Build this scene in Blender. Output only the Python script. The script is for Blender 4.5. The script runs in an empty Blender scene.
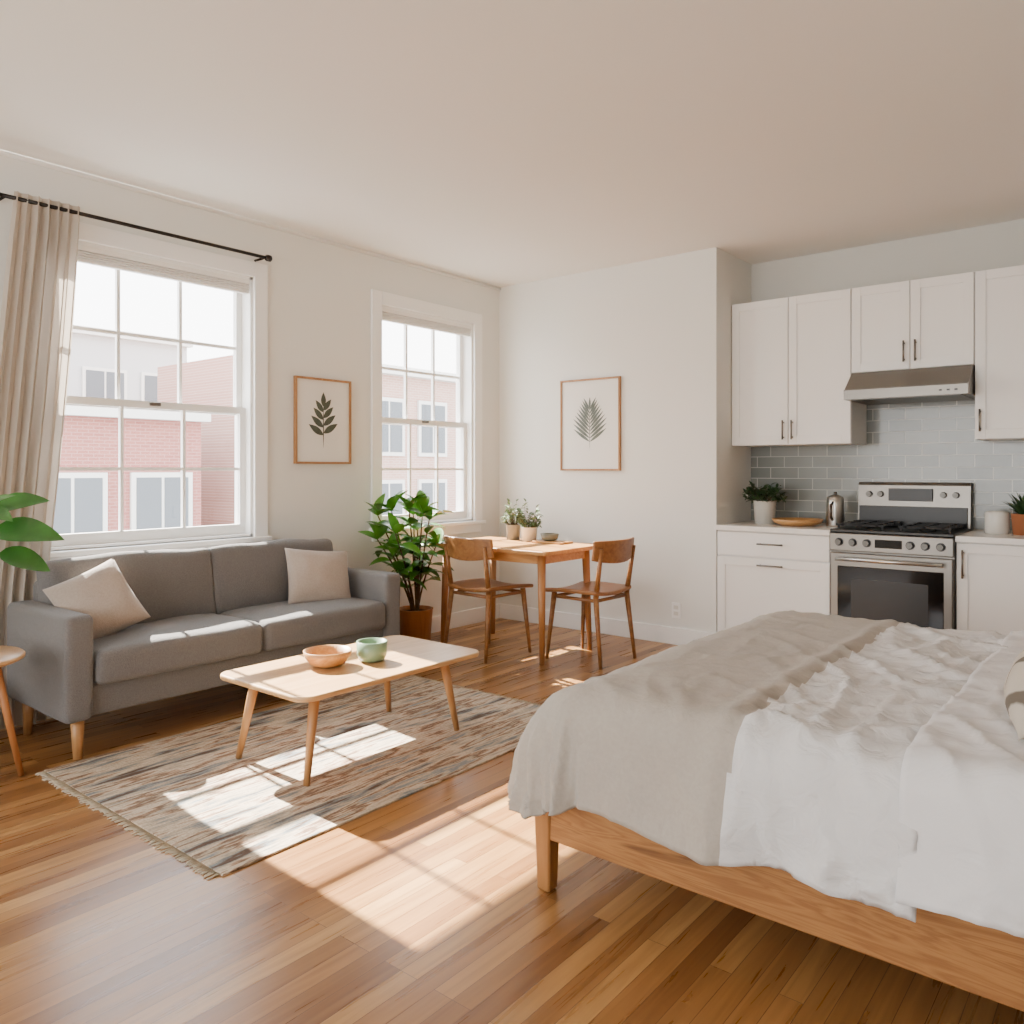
import bpy, bmesh, math, random
from mathutils import Vector, Matrix, noise, Euler
random.seed(7)
S=bpy.context.scene
COL=S.collection
H=1.23; CEIL=2.75
XL=-4.28; YB=5.10; YK=5.70; XK=-2.35; XR=0.95; YR=-2.6

def lin(c):
    return tuple(((v/255)/12.92 if v/255<=0.04045 else (((v/255)+0.055)/1.055)**2.4) for v in c)+(1,)

# ---------------------------------------------------------------- materials
def newmat(name):
    m=bpy.data.materials.new(name); m.use_nodes=True
    nt=m.node_tree; b=nt.nodes['Principled BSDF']
    return m,nt,b
def mat(name,c,rough=.5,metal=0,bump=0,bscale=200,var=0,vscale=5,sheen=0,spec=None,coat=0,bdist=.01,bdetail=3):
    m,nt,b=newmat(name)
    b.inputs['Base Color'].default_value=lin(c); b.inputs['Roughness'].default_value=rough
    b.inputs['Metallic'].default_value=metal
    if spec is not None: b.inputs['Specular IOR Level'].default_value=spec
    if sheen: b.inputs['Sheen Weight'].default_value=sheen
    if coat: b.inputs['Coat Weight'].default_value=coat
    tc=nt.nodes.new('ShaderNodeTexCoord')
    if var:
        n=nt.nodes.new('ShaderNodeTexNoise'); n.inputs['Scale'].default_value=vscale; n.inputs['Detail'].default_value=5
        nt.links.new(tc.outputs['Object'],n.inputs['Vector'])
        r=nt.nodes.new('ShaderNodeValToRGB'); l=lin(c)
        r.color_ramp.elements[0].position=.3; r.color_ramp.elements[1].position=.7
        r.color_ramp.elements[0].color=tuple(max(0,x*(1-var)) for x in l[:3])+(1,)
        r.color_ramp.elements[1].color=tuple(min(1,x*(1+var)) for x in l[:3])+(1,)
        nt.links.new(n.outputs['Fac'],r.inputs['Fac']); nt.links.new(r.outputs['Color'],b.inputs['Base Color'])
    if bump:
        n=nt.nodes.new('ShaderNodeTexNoise'); n.inputs['Scale'].default_value=bscale; n.inputs['Detail'].default_value=bdetail
        if bdetail>3: n.inputs['Distortion'].default_value=1.0
        nt.links.new(tc.outputs['Object'],n.inputs['Vector'])
        bp=nt.nodes.new('ShaderNodeBump'); bp.inputs['Strength'].default_value=bump; bp.inputs['Distance'].default_value=bdist
        nt.links.new(n.outputs['Fac'],bp.inputs['Height']); nt.links.new(bp.outputs['Normal'],b.inputs['Normal'])
    return m
def wood(name,c1,c2,axis='X',rough=.4,scale=1.0,c0=None):
    m,nt,b=newmat(name)
    tc=nt.nodes.new('ShaderNodeTexCoord'); mp=nt.nodes.new('ShaderNodeMapping')
    sc={'X':(1.2,14,14),'Y':(14,1.2,14),'Z':(14,14,1.2)}[axis]
    mp.inputs['Scale'].default_value=tuple(s*scale for s in sc)
    nt.links.new(tc.outputs['Object'],mp.inputs['Vector'])
    n=nt.nodes.new('ShaderNodeTexNoise'); n.inputs['Scale'].default_value=1.6; n.inputs['Detail'].default_value=7; n.inputs['Distortion'].default_value=1.2
    nt.links.new(mp.outputs['Vector'],n.inputs['Vector'])
    r=nt.nodes.new('ShaderNodeValToRGB')
    r.color_ramp.elements[0].position=.3; r.color_ramp.elements[0].color=lin(c1)
    r.color_ramp.elements[1].position=.68; r.color_ramp.elements[1].color=lin(c2)
    if c0:
        for p,c in ((.37,c2),(.42,c0),(.455,c2),(.50,c0),(.53,c2),(.58,c0),(.61,c2)):
            e=r.color_ramp.elements.new(p); e.color=lin(c)
    nt.links.new(n.outputs['Fac'],r.inputs['Fac']); nt.links.new(r.outputs['Color'],b.inputs['Base Color'])
    b.inputs['Roughness'].default_value=rough
    bp=nt.nodes.new('ShaderNodeBump'); bp.inputs['Strength'].default_value=.08; bp.inputs['Distance'].default_value=.005
    nt.links.new(n.outputs['Fac'],bp.inputs['Height']); nt.links.new(bp.outputs['Normal'],b.inputs['Normal'])
    return m

def floor_mat():
    m,nt,b=newmat('oak_strip_floor'); N=nt.nodes.new; L=nt.links.new
    tc=N('ShaderNodeTexCoord'); mp=N('ShaderNodeMapping'); mp.inputs['Rotation'].default_value=(0,0,math.radians(90))
    L(tc.outputs['Object'],mp.inputs['Vector'])
    br=N('ShaderNodeTexBrick'); br.offset=.37; br.offset_frequency=3
    for k,v in (('Scale',1),('Brick Width',1.35),('Row Height',.058),('Mortar Size',.0009),('Mortar Smooth',.2),('Bias',0)): br.inputs[k].default_value=v
    br.inputs['Color1'].default_value=(0,0,0,1); br.inputs['Color2'].default_value=(1,1,1,1); br.inputs['Mortar'].default_value=(.5,.5,.5,1)
    L(mp.outputs['Vector'],br.inputs['Vector'])
    r=N('ShaderNodeValToRGB'); e=r.color_ramp.elements
    e[0].position=0; e[0].color=lin((134,90,48)); e[1].position=1; e[1].color=lin((198,154,98))
    for p,c in ((.3,(154,108,60)),(.55,(166,118,68)),(.8,(180,134,80))):
        x=e.new(p); x.color=lin(c)
    L(br.outputs['Color'],r.inputs['Fac'])
    mp2=N('ShaderNodeMapping'); mp2.inputs['Scale'].default_value=(24,1.3,1); L(tc.outputs['Object'],mp2.inputs['Vector'])
    add=N('ShaderNodeVectorMath'); add.operation='MULTIPLY_ADD'
    L(br.outputs['Color'],add.inputs[0]); add.inputs[1].default_value=(13,37,5); L(mp2.outputs['Vector'],add.inputs[2])
    n=N('ShaderNodeTexNoise'); n.inputs['Scale'].default_value=1.5; n.inputs['Detail'].default_value=8; n.inputs['Distortion'].default_value=.8
    L(add.outputs[0],n.inputs['Vector'])
    r2=N('ShaderNodeValToRGB'); r2.color_ramp.elements[0].position=.3; r2.color_ramp.elements[0].color=(.64,.58,.51,1)
    r2.color_ramp.elements[1].position=.66; r2.color_ramp.elements[1].color=(1.0,1.0,1.0,1)
    L(n.outputs['Fac'],r2.inputs['Fac'])
    mx=N('ShaderNodeMix'); mx.data_type='RGBA'; mx.blend_type='MULTIPLY'; mx.inputs['Factor'].default_value=1
    L(r.outputs['Color'],mx.inputs[6]); L(r2.outputs['Color'],mx.inputs[7])
    mx2=N('ShaderNodeMix'); mx2.data_type='RGBA'; mx2.inputs[7].default_value=lin((92,58,30))
    L(br.outputs['Fac'],mx2.inputs['Factor']); L(mx.outputs[2],mx2.inputs[6])
    L(mx2.outputs[2],b.inputs['Base Color'])
    rr=N('ShaderNodeMapRange'); rr.inputs[3].default_value=.22; rr.inputs[4].default_value=.36
    L(n.outputs['Fac'],rr.inputs[0]); L(rr.outputs[0],b.inputs['Roughness'])
    bp=N('ShaderNodeBump'); bp.inputs['Strength'].default_value=.25; bp.inputs['Distance'].default_value=.002; bp.invert=True
    L(br.outputs['Fac'],bp.inputs['Height']); L(bp.outputs['Normal'],b.inputs['Normal'])
    return m
def brickmat(name,c1,c2,mort,bw,rh,ms,rough,axes='XZ',bump=.4):
    m,nt,b=newmat(name); N=nt.nodes.new; L=nt.links.new
    tc=N('ShaderNodeTexCoord'); sp=N('ShaderNodeSeparateXYZ'); cb=N('ShaderNodeCombineXYZ')
    L(tc.outputs['Object'],sp.inputs[0]); L(sp.outputs[axes[0]],cb.inputs['X']); L(sp.outputs[axes[1]],cb.inputs['Y'])
    br=N('ShaderNodeTexBrick')
    for k,v in (('Scale',1),('Brick Width',bw),('Row Height',rh),('Mortar Size',ms),('Mortar Smooth',.1)): br.inputs[k].default_value=v
    br.inputs['Color1'].default_value=lin(c1); br.inputs['Color2'].default_value=lin(c2); br.inputs['Mortar'].default_value=lin(mort)
    L(cb.outputs[0],br.inputs['Vector']); L(br.outputs['Color'],b.inputs['Base Color']); b.inputs['Roughness'].default_value=rough
    bp=N('ShaderNodeBump'); bp.invert=True; bp.inputs['Strength'].default_value=bump; bp.inputs['Distance'].default_value=.004
    L(br.outputs['Fac'],bp.inputs['Height']); L(bp.outputs['Normal'],b.inputs['Normal'])
    return m
def rug_mat():
    m,nt,b=newmat('rug_weave'); N=nt.nodes.new; L=nt.links.new
    tc=N('ShaderNodeTexCoord'); mp=N('ShaderNodeMapping'); mp.inputs['Scale'].default_value=(10,1.2,1)
    L(tc.outputs['Object'],mp.inputs['Vector'])
    n=N('ShaderNodeTexNoise'); n.inputs['Scale'].default_value=1.3; n.inputs['Detail'].default_value=6; n.inputs['Roughness'].default_value=.62
    L(mp.outputs['Vector'],n.inputs['Vector'])
    r=N('ShaderNodeValToRGB'); e=r.color_ramp.elements; r.color_ramp.interpolation='LINEAR'
    e[0].position=.26; e[0].color=lin((76,58,48)); e[1].position=.78; e[1].color=lin((100,76,60))
    for p,c in ((.37,(94,74,60)),(.41,(122,130,132)),(.45,(176,160,138)),(.50,(204,190,168)),(.53,(162,132,106)),(.555,(104,80,64)),(.60,(192,176,152)),(.65,(118,130,136)),(.7,(186,166,140))):
        x=e.new(p); x.color=lin(c)
    L(n.outputs['Fac'],r.inputs['Fac'])
    n2=N('ShaderNodeTexNoise'); n2.inputs['Scale'].default_value=110; n2.inputs['Detail'].default_value=3; L(tc.outputs['Object'],n2.inputs['Vector'])
    mx=N('ShaderNodeMix'); mx.data_type='RGBA'; mx.blend_type='OVERLAY'; mx.inputs['Factor'].default_value=.35
    L(r.outputs['Color'],mx.inputs[6]); L(n2.outputs['Fac'],mx.inputs[7]); L(mx.outputs[2],b.inputs['Base Color'])
    b.inputs['Roughness'].default_value=.95
    bp=N('ShaderNodeBump'); bp.inputs['Strength'].default_value=.6; bp.inputs['Distance'].default_value=.005
    L(n2.outputs['Fac'],bp.inputs['Height']); L(bp.outputs['Normal'],b.inputs['Normal'])
    return m
def glass_mat():
    m=bpy.data.materials.new('window_glass'); m.use_nodes=True; nt=m.node_tree; nt.nodes.clear(); N=nt.nodes.new
    o=N('ShaderNodeOutputMaterial'); t=N('ShaderNodeBsdfTransparent'); g=N('ShaderNodeBsdfGlossy'); g.inputs['Roughness'].default_value=.02
    x=N('ShaderNodeMixShader'); x.inputs[0].default_value=.04
    nt.links.new(t.outputs[0],x.inputs[1]); nt.links.new(g.outputs[0],x.inputs[2]); nt.links.new(x.outputs[0],o.inputs[0]); return m
def fabric_translucent(name,c,amt=.35):
    m,nt,b=newmat(name); N=nt.nodes.new
    b.inputs['Base Color'].default_value=lin(c); b.inputs['Roughness'].default_value=.9
    t=N('ShaderNodeBsdfTranslucent'); t.inputs[0].default_value=lin(c); x=N('ShaderNodeMixShader'); x.inputs[0].default_value=amt
    o=[n for n in nt.nodes if n.type=='OUTPUT_MATERIAL'][0]
    nt.links.new(b.outputs[0],x.inputs[1]); nt.links.new(t.outputs[0],x.inputs[2]); nt.links.new(x.outputs[0],o.inputs[0])
    tc=N('ShaderNodeTexCoord'); n=N('ShaderNodeTexNoise'); n.inputs['Scale'].default_value=300
    bp=N('ShaderNodeBump'); bp.inputs['Strength'].default_value=.2; bp.inputs['Distance'].default_value=.003
    nt.links.new(tc.outputs['Object'],n.inputs[0]); nt.links.new(n.outputs[0],bp.inputs['Height']); nt.links.new(bp.outputs[0],b.inputs['Normal'])
    return m
def stripe_mat(name,c1,c2):
    m,nt,b=newmat(name); N=nt.nodes.new; L=nt.links.new
    tc=N('ShaderNodeTexCoord'); w=N('ShaderNodeTexWave'); w.bands_direction='DIAGONAL'; w.inputs['Scale'].default_value=5; w.inputs['Distortion'].default_value=.3
    r=N('ShaderNodeValToRGB'); r.color_ramp.elements[0].position=.84; r.color_ramp.elements[0].color=lin(c1)
    r.color_ramp.elements[1].position=.93; r.color_ramp.elements[1].color=lin(c2)
    L(tc.outputs['Object'],w.inputs[0]); L(w.outputs['Fac'],r.inputs[0]); L(r.outputs[0],b.inputs['Base Color']); b.inputs['Roughness'].default_value=.9
    return m

M={}
M['wall']=mat('wall_paint',(229,228,222),.85,bump=.03,bscale=120)
M['wallk']=mat('kitchen_wall_paint',(213,212,205),.85,bump=.03,bscale=120)
M['ceil']=mat('ceiling_paint',(238,235,230),.9,bump=.02,bscale=90)
M['trim']=mat('trim_paint',(244,243,240),.45)
M['floor']=floor_mat()
M['tile']=brickmat('subway_tile',(124,129,126),(140,144,140),(192,192,186),.2,.078,.0028,.18)
M['cab']=mat('cabinet_paint',(240,238,234),.4)
M['counter']=mat('quartz_counter',(236,233,227),.25,var=.03,vscale=20)
M['steel']=mat('stainless_steel',(126,122,116),.36,metal=1,bump=.02,bscale=300)
M['steelb']=mat('bright_steel',(205,203,198),.30,metal=1)
M['steeld']=mat('dark_steel',(88,86,82),.35,metal=1)
M['black']=mat('black_enamel',(10,10,11),.35)
M['blackglass']=mat('oven_glass',(6,6,7),.1)
M['iron']=mat('cast_iron',(14,14,14),.6)
M['rod']=mat('bronze_rod',(40,34,30),.45,metal=.7)
M['sofa']=mat('grey_upholstery',(108,105,103),.95,bump=.5,bscale=260,var=.14,vscale=160,sheen=.15)
M['cushion']=mat('linen_cushion',(168,154,142),.95,bump=.4,bscale=220,var=.07,vscale=120,sheen=.15)
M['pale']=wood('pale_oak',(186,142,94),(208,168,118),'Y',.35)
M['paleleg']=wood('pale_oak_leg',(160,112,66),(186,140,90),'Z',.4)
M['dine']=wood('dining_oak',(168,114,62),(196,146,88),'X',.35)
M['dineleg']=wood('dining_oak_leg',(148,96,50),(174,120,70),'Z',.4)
M['chair']=wood('chair_oak',(124,78,40),(152,104,58),'Y',.4)
M['bedw']=wood('bed_oak',(112,72,36),(168,118,66),'X',.5,.55,(142,94,50))
M['bedleg']=wood('bed_oak_leg',(134,88,46),(166,116,64),'Z',.45)
M['duvet']=mat('stone_linen',(172,164,153),.95,bump=.4,bscale=22,var=.04,vscale=90,sheen=.1,bdist=.010,bdetail=8)
M['white']=mat('white_cotton',(216,215,214),.9,bump=.6,bscale=13,bdist=.02,bdetail=6)
M['sheet']=mat('white_sheet',(222,221,221),.9,bump=.4,bscale=10,bdist=.015,bdetail=5)
M['stripe']=stripe_mat('striped_linen',(190,180,166),(104,94,82))
M['curtain']=fabric_translucent('curtain_linen',(196,185,172),.32)
M['glass']=glass_mat()
M['rug']=rug_mat()
M['fringe']=mat('rug_fringe',(188,174,150),.95)
M['leaf']=mat('leaf_green',(76,130,36),.35,var=.35,vscale=9)
M['leafbig']=mat('leaf_deep_green',(56,112,42),.32,var=.3,vscale=9)
M['leafd']=mat('leaf_dark',(44,72,36),.5,var=.3,vscale=20)
M['leafs']=mat('leaf_sage',(100,124,84),.6,var=.25,vscale=30)
M['stem']=mat('stem_brown',(88,68,40),.7)
M['soil']=mat('soil',(48,34,24),.95,bump=.6,bscale=80)
M['terra']=wood('wooden_planter',(160,100,52),(186,124,70),'Z',.5)
M['terracotta']=mat('terracotta',(168,102,64),.75)
M['potw']=mat('white_ceramic',(220,217,208),.35)
M['potg']=mat('grey_ceramic',(136,136,130),.6)
M['bowlw']=wood('bowl_wood',(178,124,70),(204,156,98),'X',.4,2)
M['green']=mat('celadon_glaze',(122,150,122),.3)
M['sage']=mat('stone_glaze',(110,110,94),.4)
M['frame']=wood('frame_oak',(150,106,66),(178,132,88),'Z',.45)
M['paper']=mat('art_paper',(232,229,222),.8)
M['ink']=mat('botanical_ink',(104,112,106),.9,var=.2,vscale=30)
M['inkd']=mat('botanical_ink_dark',(80,86,74),.9,var=.2,vscale=30)
M['blind']=mat('blind_slat',(240,238,232),.6)

# ---------------------------------------------------------------- geometry helpers
def empty(name,loc=(0,0,0),rz=0,world=True):
    e=bpy.data.objects.new(name,None); e.location=loc; e.rotation_euler=(0,0,rz); e.empty_display_size=.1
    COL.objects.link(e); e['w']=1 if world else 0; return e
def add(name,vs,fs,m,parent=None,smooth=False,mats=None,mi=None):
    me=bpy.data.meshes.new(name); me.from_pydata([tuple(v) for v in vs],[],fs)
    for x in (mats or [m]): me.materials.append(x)
    if mi:
        me.polygons.foreach_set('material_index',mi)
    me.validate(); me.update()
    ob=bpy.data.objects.new(name,me); COL.objects.link(ob)
    if smooth:
        me.polygons.foreach_set('use_smooth',[True]*len(me.polygons))
    if parent:
        ob.parent=parent
        if parent['w']: ob.location=-Vector(parent.location)
    return ob
def cubes(lst):
    vs=[];fs=[]
    for (x0,x1,y0,y1,z0,z1) in lst:
        b=len(vs); vs+=[(x,y,z) for x in(x0,x1) for y in(y0,y1) for z in(z0,z1)]
        fs+=[tuple(b+i for i in f) for f in((0,1,3,2),(4,6,7,5),(0,4,5,1),(2,3,7,6),(0,2,6,4),(1,5,7,3))]
    return vs,fs
def multibox(name,lst,m,parent=None,bevel=0):
    vs,fs=cubes(lst); ob=add(name,vs,fs,m,parent)
    if bevel: 
        bm=bmesh.new(); bm.from_mesh(ob.data); bmesh.ops.bevel(bm,geom=bm.edges[:],offset=bevel,segments=2,affect='EDGES',profile=.5); bm.to_mesh(ob.data); bm.free()
    return ob
def bx(name,x0,x1,y0,y1,z0,z1,m,parent=None,bevel=.003):
    return multibox(name,[(x0,x1,y0,y1,z0,z1)],m,parent,bevel)
def rodgeo(p0,p1,r0,r1,n=14,base=0):
    p0=Vector(p0);p1=Vector(p1); d=(p1-p0).normalized(); a=d.orthogonal().normalized(); b=d.cross(a)
    vs=[];fs=[]
    for p,r in((p0,r0),(p1,r1)):
        for i in range(n):
            t=2*math.pi*i/n; vs.append(p+a*r*math.cos(t)+b*r*math.sin(t))
    for i in range(n): fs.append((base+i,base+(i+1)%n,base+n+(i+1)%n,base+n+i))
    fs.append(tuple(base+i for i in reversed(range(n)))); fs.append(tuple(base+n+i for i in range(n)))
    return vs,fs
def rod(name,p0,p1,r0,r1,m,parent=None,n=16):
    vs,fs=rodgeo(p0,p1,r0,r1,n); ob=add(name,vs,fs,m,parent)
    for p in ob.data.polygons:
        if len(p.vertices)==4: p.use_smooth=True
    return ob
def rods(name,lst,m,parent=None,n=10):
    vs=[];fs=[]
    for (p0,p1,r0,r1) in lst:
        v,f=rodgeo(p0,p1,r0,r1,n,len(vs)); vs+=v; fs+=f
    ob=add(name,vs,fs,m,parent)
    for p in ob.data.polygons:
        if len(p.vertices)==4: p.use_smooth=True
    return ob
def lathe(name,prof,c,m,parent=None,n=40,smooth=True):
    vs=[];fs=[]; k=len(prof)
    for (r,z) in prof:
        for i in range(n):
            t=2*math.pi*i/n; vs.append((c[0]+r*math.cos(t),c[1]+r*math.sin(t),c[2]+z))
    for j in range(k-1):
        for i in range(n):
            fs.append((j*n+i,j*n+(i+1)%n,(j+1)*n+(i+1)%n,(j+1)*n+i))
    if prof[0][0]>1e-4: fs.append(tuple(reversed(range(n))))
    if prof[-1][0]>1e-4: fs.append(tuple((k-1)*n+i for i in range(n)))
    ob=add(name,vs,fs,m,parent)
    for p in ob.data.polygons:
        if len(p.vertices)==4: p.use_smooth=smooth
    return ob
def softbox(name,c,size,r,m,parent=None,seg=10,deform=None,mtx=None,noise_amp=0,seed=0):
    hs=[s/2 for s in size]
    def axis(h):
        a=[-h+r*(1-math.cos(math.pi/2*i/4)) for i in range(4)]
        inner=[-h+r+(2*h-2*r)*i/seg for i in range(seg+1)]
        return a+inner+[-v for v in reversed(a)]
    ax=[axis(h) for h in hs]; vs=[];fs=[];idx={}
    def vid(p):
        k=tuple(round(v,6) for v in p)
        if k not in idx:
            idx[k]=len(vs)
            q=[max(-h+r,min(h-r,v)) for v,h in zip(p,hs)]; d=Vector([a-b for a,b in zip(p,q)])
            v=Vector(q)+(d.normalized()*r if d.length>1e-9 else Vector((0,0,0)))
            vs.append(v)
        return idx[k]
    for a in range(3):
        u,w=(a+1)%3,(a+2)%3
        for s in(-1,1):
            for i in range(len(ax[u])-1):
                for j in range(len(ax[w])-1):
                    quad=[]
                    for (ii,jj) in((i,j),(i+1,j),(i+1,j+1),(i,j+1)):
                        p=[0,0,0]; p[a]=s*hs[a]; p[u]=ax[u][ii]; p[w]=ax[w][jj]; quad.append(vid(p))
                    if s<0: quad.reverse()
                    if len(set(quad))==4: fs.append(tuple(quad))
    out=[]
    for v in vs:
        if deform: v=deform(v.copy())
        if noise_amp:
            q=v*5+Vector((seed,seed*2,seed*3)); v=v+Vector((noise.noise(q),noise.noise(q+Vector((9,0,0))),noise.noise(q+Vector((0,9,0)))))*noise_amp
        if mtx: v=mtx@v
        out.append(v+Vector(c))
    return add(name,out,fs,m,parent,smooth=True)
def pillow(name,c,w,h,t,m,yaw=0,tilt=70,roll=0,parent=None,seed=0,n=26,piping=None):
    R=Matrix.Rotation(math.radians(yaw),4,'Z')@Matrix.Rotation(math.radians(tilt),4,'Y')@Matrix.Rotation(math.radians(roll),4,'Z')
    vs=[];fs=[]
    for s in(1,-1):
        for i in range(n+1):
            for j in range(n+1):
                u=-1+2*i/n; v=-1+2*j/n
                th=((1-abs(u)**2.6)*(1-abs(v)**2.6))
                th=max(0,th)**.55
                k=1-.055*(1-v*v)*abs(u)**2; k2=1-.055*(1-u*u)*abs(v)**2
                x=u*w/2*k; y=v*h/2*k2
                z=s*t/2*th
                q=Vector((x*6+seed,y*6,s*3+seed)); z+=noise.noise(q)*.018*min(1,th*2)
                q2=Vector((x*16+seed,y*16,s)); z+=noise.noise(q2)*.007*min(1,th*2)
                vs.append(Vector((x,y,z)))
    st=(n+1)**2
    for o,rev in((0,0),(st,1)):
        for i in range(n):
            for j in range(n):
                f=(o+i*(n+1)+j,o+(i+1)*(n+1)+j,o+(i+1)*(n+1)+j+1,o+i*(n+1)+j+1)
                fs.append(tuple(reversed(f)) if rev else f)
    ob=add(name,vs,fs,m,parent,smooth=True)
    bm=bmesh.new(); bm.from_mesh(ob.data); bmesh.ops.remove_doubles(bm,verts=bm.verts[:],dist=.0004); bm.to_mesh(ob.data); bm.free()
    ob.matrix_local=Matrix.Translation(Vector(c))@R
    return ob
def leafgeo(L,W,bend,mtx,vs,fs,n=7,tip=1.0):
    b=len(vs)
    for i in range(n+1):
        t=i/n; w=W*math.sin(math.pi*min(1,t**.8*1.0))**.8 if 0<t<1 else 0.0008
        a=bend*t; x=L*(math.sin(a)/bend if abs(bend)>1e-3 else t); z=L*((math.cos(a)-1)/bend if abs(bend)>1e-3 else 0)
        for s in(-1,0,1):
            vs.append(mtx@Vector((x,s*w/2,z+(abs(s)*w*.18))))
    for i in range(n):
        for s in range(2):
            fs.append((b+i*3+s,b+(i+1)*3+s,b+(i+1)*3+s+1,b+i*3+s+1))
def leafm(p,az,pitch,roll=0):
    return Matrix.Translation(Vector(p))@Matrix.Rotation(az,4,'Z')@Matrix.Rotation(-pitch,4,'Y')@Matrix.Rotation(roll,4,'X')

# ---------------------------------------------------------------- room shell
multibox('floor',[(XL-.18,XR+.15,YR,YK+.15,-.12,0)],M['floor'])
multibox('ceiling',[(XL-.18,XR+.15,YR,YK+.15,CEIL,CEIL+.15)],M['ceil'])
W1=(1.60,2.77,.83,2.40); W2=(3.79,4.77,.83,2.40)
x0,x1=XL-.18,XL
multibox('wall_left',[(x0,x1,YR,W1[0],0,CEIL),(x0,x1,W1[1],W2[0],0,CEIL),(x0,x1,W2[1],YK+.15,0,CEIL),
  (x0,x1,W1[0],W1[1],0,W1[2]),(x0,x1,W1[0],W1[1],W1[3],CEIL),(x0,x1,W2[0],W2[1],0,W2[2]),(x0,x1,W2[0],W2[1],W2[3],CEIL)],M['wall'])
multibox('wall_back',[(XL,XK,YB,YK+.15,0,CEIL)],M['wall'])
multibox('wall_kitchen',[(XK,XR+.15,YK,YK+.15,0,CEIL)],M['wallk'])
multibox('wall_right',[(XR,XR+.15,YR,YK,0,CEIL)],M['wall'])
# rear wall (behind the photographer) with an added, unseen window sized for fill light
RX0,RX1,RZ0,RZ1=-3.9,-.5,.45,2.50
multibox('wall_rear',[(XL-.18,RX0,YR-.15,YR,0,CEIL),(RX1,XR+.15,YR-.15,YR,0,CEIL),(RX0,RX1,YR-.15,YR,0,RZ0),(RX0,RX1,YR-.15,YR,RZ1,CEIL)],M['wall'])
P=empty('window_3',((RX0+RX1)/2,YR,1.5)); L=[(RX0,RX0+.06,YR-.1,YR-.05,RZ0,RZ1),(RX1-.06,RX1,YR-.1,YR-.05,RZ0,RZ1),(RX0+.06,RX1-.06,YR-.1,YR-.05,RZ0,RZ0+.06),(RX0+.06,RX1-.06,YR-.1,YR-.05,RZ1-.06,RZ1)]
for k in(1,2,3):
    xm=RX0+(RX1-RX0)*k/4; L.append((xm-.03,xm+.03,YR-.1,YR-.05,RZ0+.06,RZ1-.06))
multibox('frame',L,M['trim'],P)
multibox('casing',[(RX0-.09,RX0,YR,YR+.02,RZ0-.09,RZ1+.09),(RX1,RX1+.09,YR,YR+.02,RZ0-.09,RZ1+.09),(RX0,RX1,YR,YR+.02,RZ1,RZ1+.09),(RX0,RX1,YR,YR+.02,RZ0-.09,RZ0)],M['trim'],P)
def baseb(name,a):
    multibox(name,a,M['trim'],None,.003)
baseb('baseboard_left',[(XL,XL+.018,YR,YB,0,.12)])
baseb('baseboard_back',[(XL+.018,XK,YB-.018,YB,0,.12)])
baseb('baseboard_right',[(XR-.018,XR,YR,YK-.65,0,.12)])
rod('trim_1',(XL+.008,YR,CEIL-.012),(XL+.008,YB,CEIL-.012),.012,.012,M['trim'])

def window(n,w):
    y0,y1,z0,z1=w; P=empty('window_%d'%n,(XL,(y0+y1)/2,(z0+z1)/2))
    c=.09
    multibox('casing',[(XL,XL+.022,y0-c,y0,z0-.02,z1+c),(XL,XL+.022,y1,y1+c,z0-.02,z1+c),(XL,XL+.024,y0,y1,z1,z1+c)],M['trim'],P,.003)
    bx('stool',XL-.02,XL+.05,y0-c-.015,y1+c+.015,z0-.035,z0-.005,M['trim'],P,.006)
    bx('apron',XL,XL+.018,y0-c+.01,y1+c-.01,z0-.10,z0-.036,M['trim'],P,.003)
    multibox('jamb',[(XL-.17,XL,y0,y0+.018,z0,z1),(XL-.17,XL,y1-.018,y1,z0,z1),(XL-.17,XL,y0,y1,z1-.018,z1),(XL-.19,XL,y0,y1,z0-.01,z0+.012)],M['trim'],P)
    a0,a1=y0+.018,y1-.018; zm=1.585
    def sash(nm,xa,xb,za,zb,bot,top):
        s=.038; L=[(xa,xb,a0,a0+s,za,zb),(xa,xb,a1-s,a1,za,zb),(xa,xb,a0+s,a1-s,za,za+bot),(xa,xb,a0+s,a1-s,zb-top,zb)]
        iy0,iy1=a0+s,a1-s; iz0,iz1=za+bot,zb-top; mw=.009
        xm0,xm1=xa+.006,xb-.006
        for k in(1,2):
            yy=iy0+(iy1-iy0)*k/3; L.append((xm0,xm1,yy-mw,yy+mw,iz0,iz1))
        zz=(iz0+iz1)/2; L.append((xm0+.001,xm1-.001,iy0,iy1,zz-mw,zz+mw))
        multibox(nm,L,M['trim'],P)
        xg=(xa+xb)/2
        multibox(nm+'_glass',[(xg-.002,xg+.002,iy0,iy1,iz0,iz1)],M['glass'],P)
    sash('upper_sash',XL-.125,XL-.09,zm-.02,z1-.018,.04,.045)
    sash('lower_sash',XL-.085,XL-.05,z0+.012,zm+.025,.06,.04)
    bx('sash_lock',XL-.05,XL-.035,(y0+y1)/2-.03,(y0+y1)/2+.03,zm+.0,zm+.02,M['steel'],P)
    bl=[(XL-.04,XL-.002,a0+.003,a1-.003,z1-.045,z1-.018)]
    for k in range(3): bl.append((XL-.038,XL-.004,a0+.006,a1-.006,z1-.058-k*.012,z1-.051-k*.012))
    bl.append((XL-.036,XL-.006,a0+.006,a1-.006,z1-.102,z1-.088))
    multibox('raised_blind',bl,M['blind'],P)
    return P
window(1,W1); window(2,W2)

# outlet
o=empty('wall_outlet',(-2.65,YB,.24))
bx('plate',-2.685,-2.615,YB-.006,YB,.185,.295,M['trim'],o,.002)
multibox('sockets',[(-2.668,-2.632,YB-.008,YB-.005,.205,.232),(-2.668,-2.632,YB-.008,YB-.005,.248,.275)],M['potw'],o)

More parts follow.
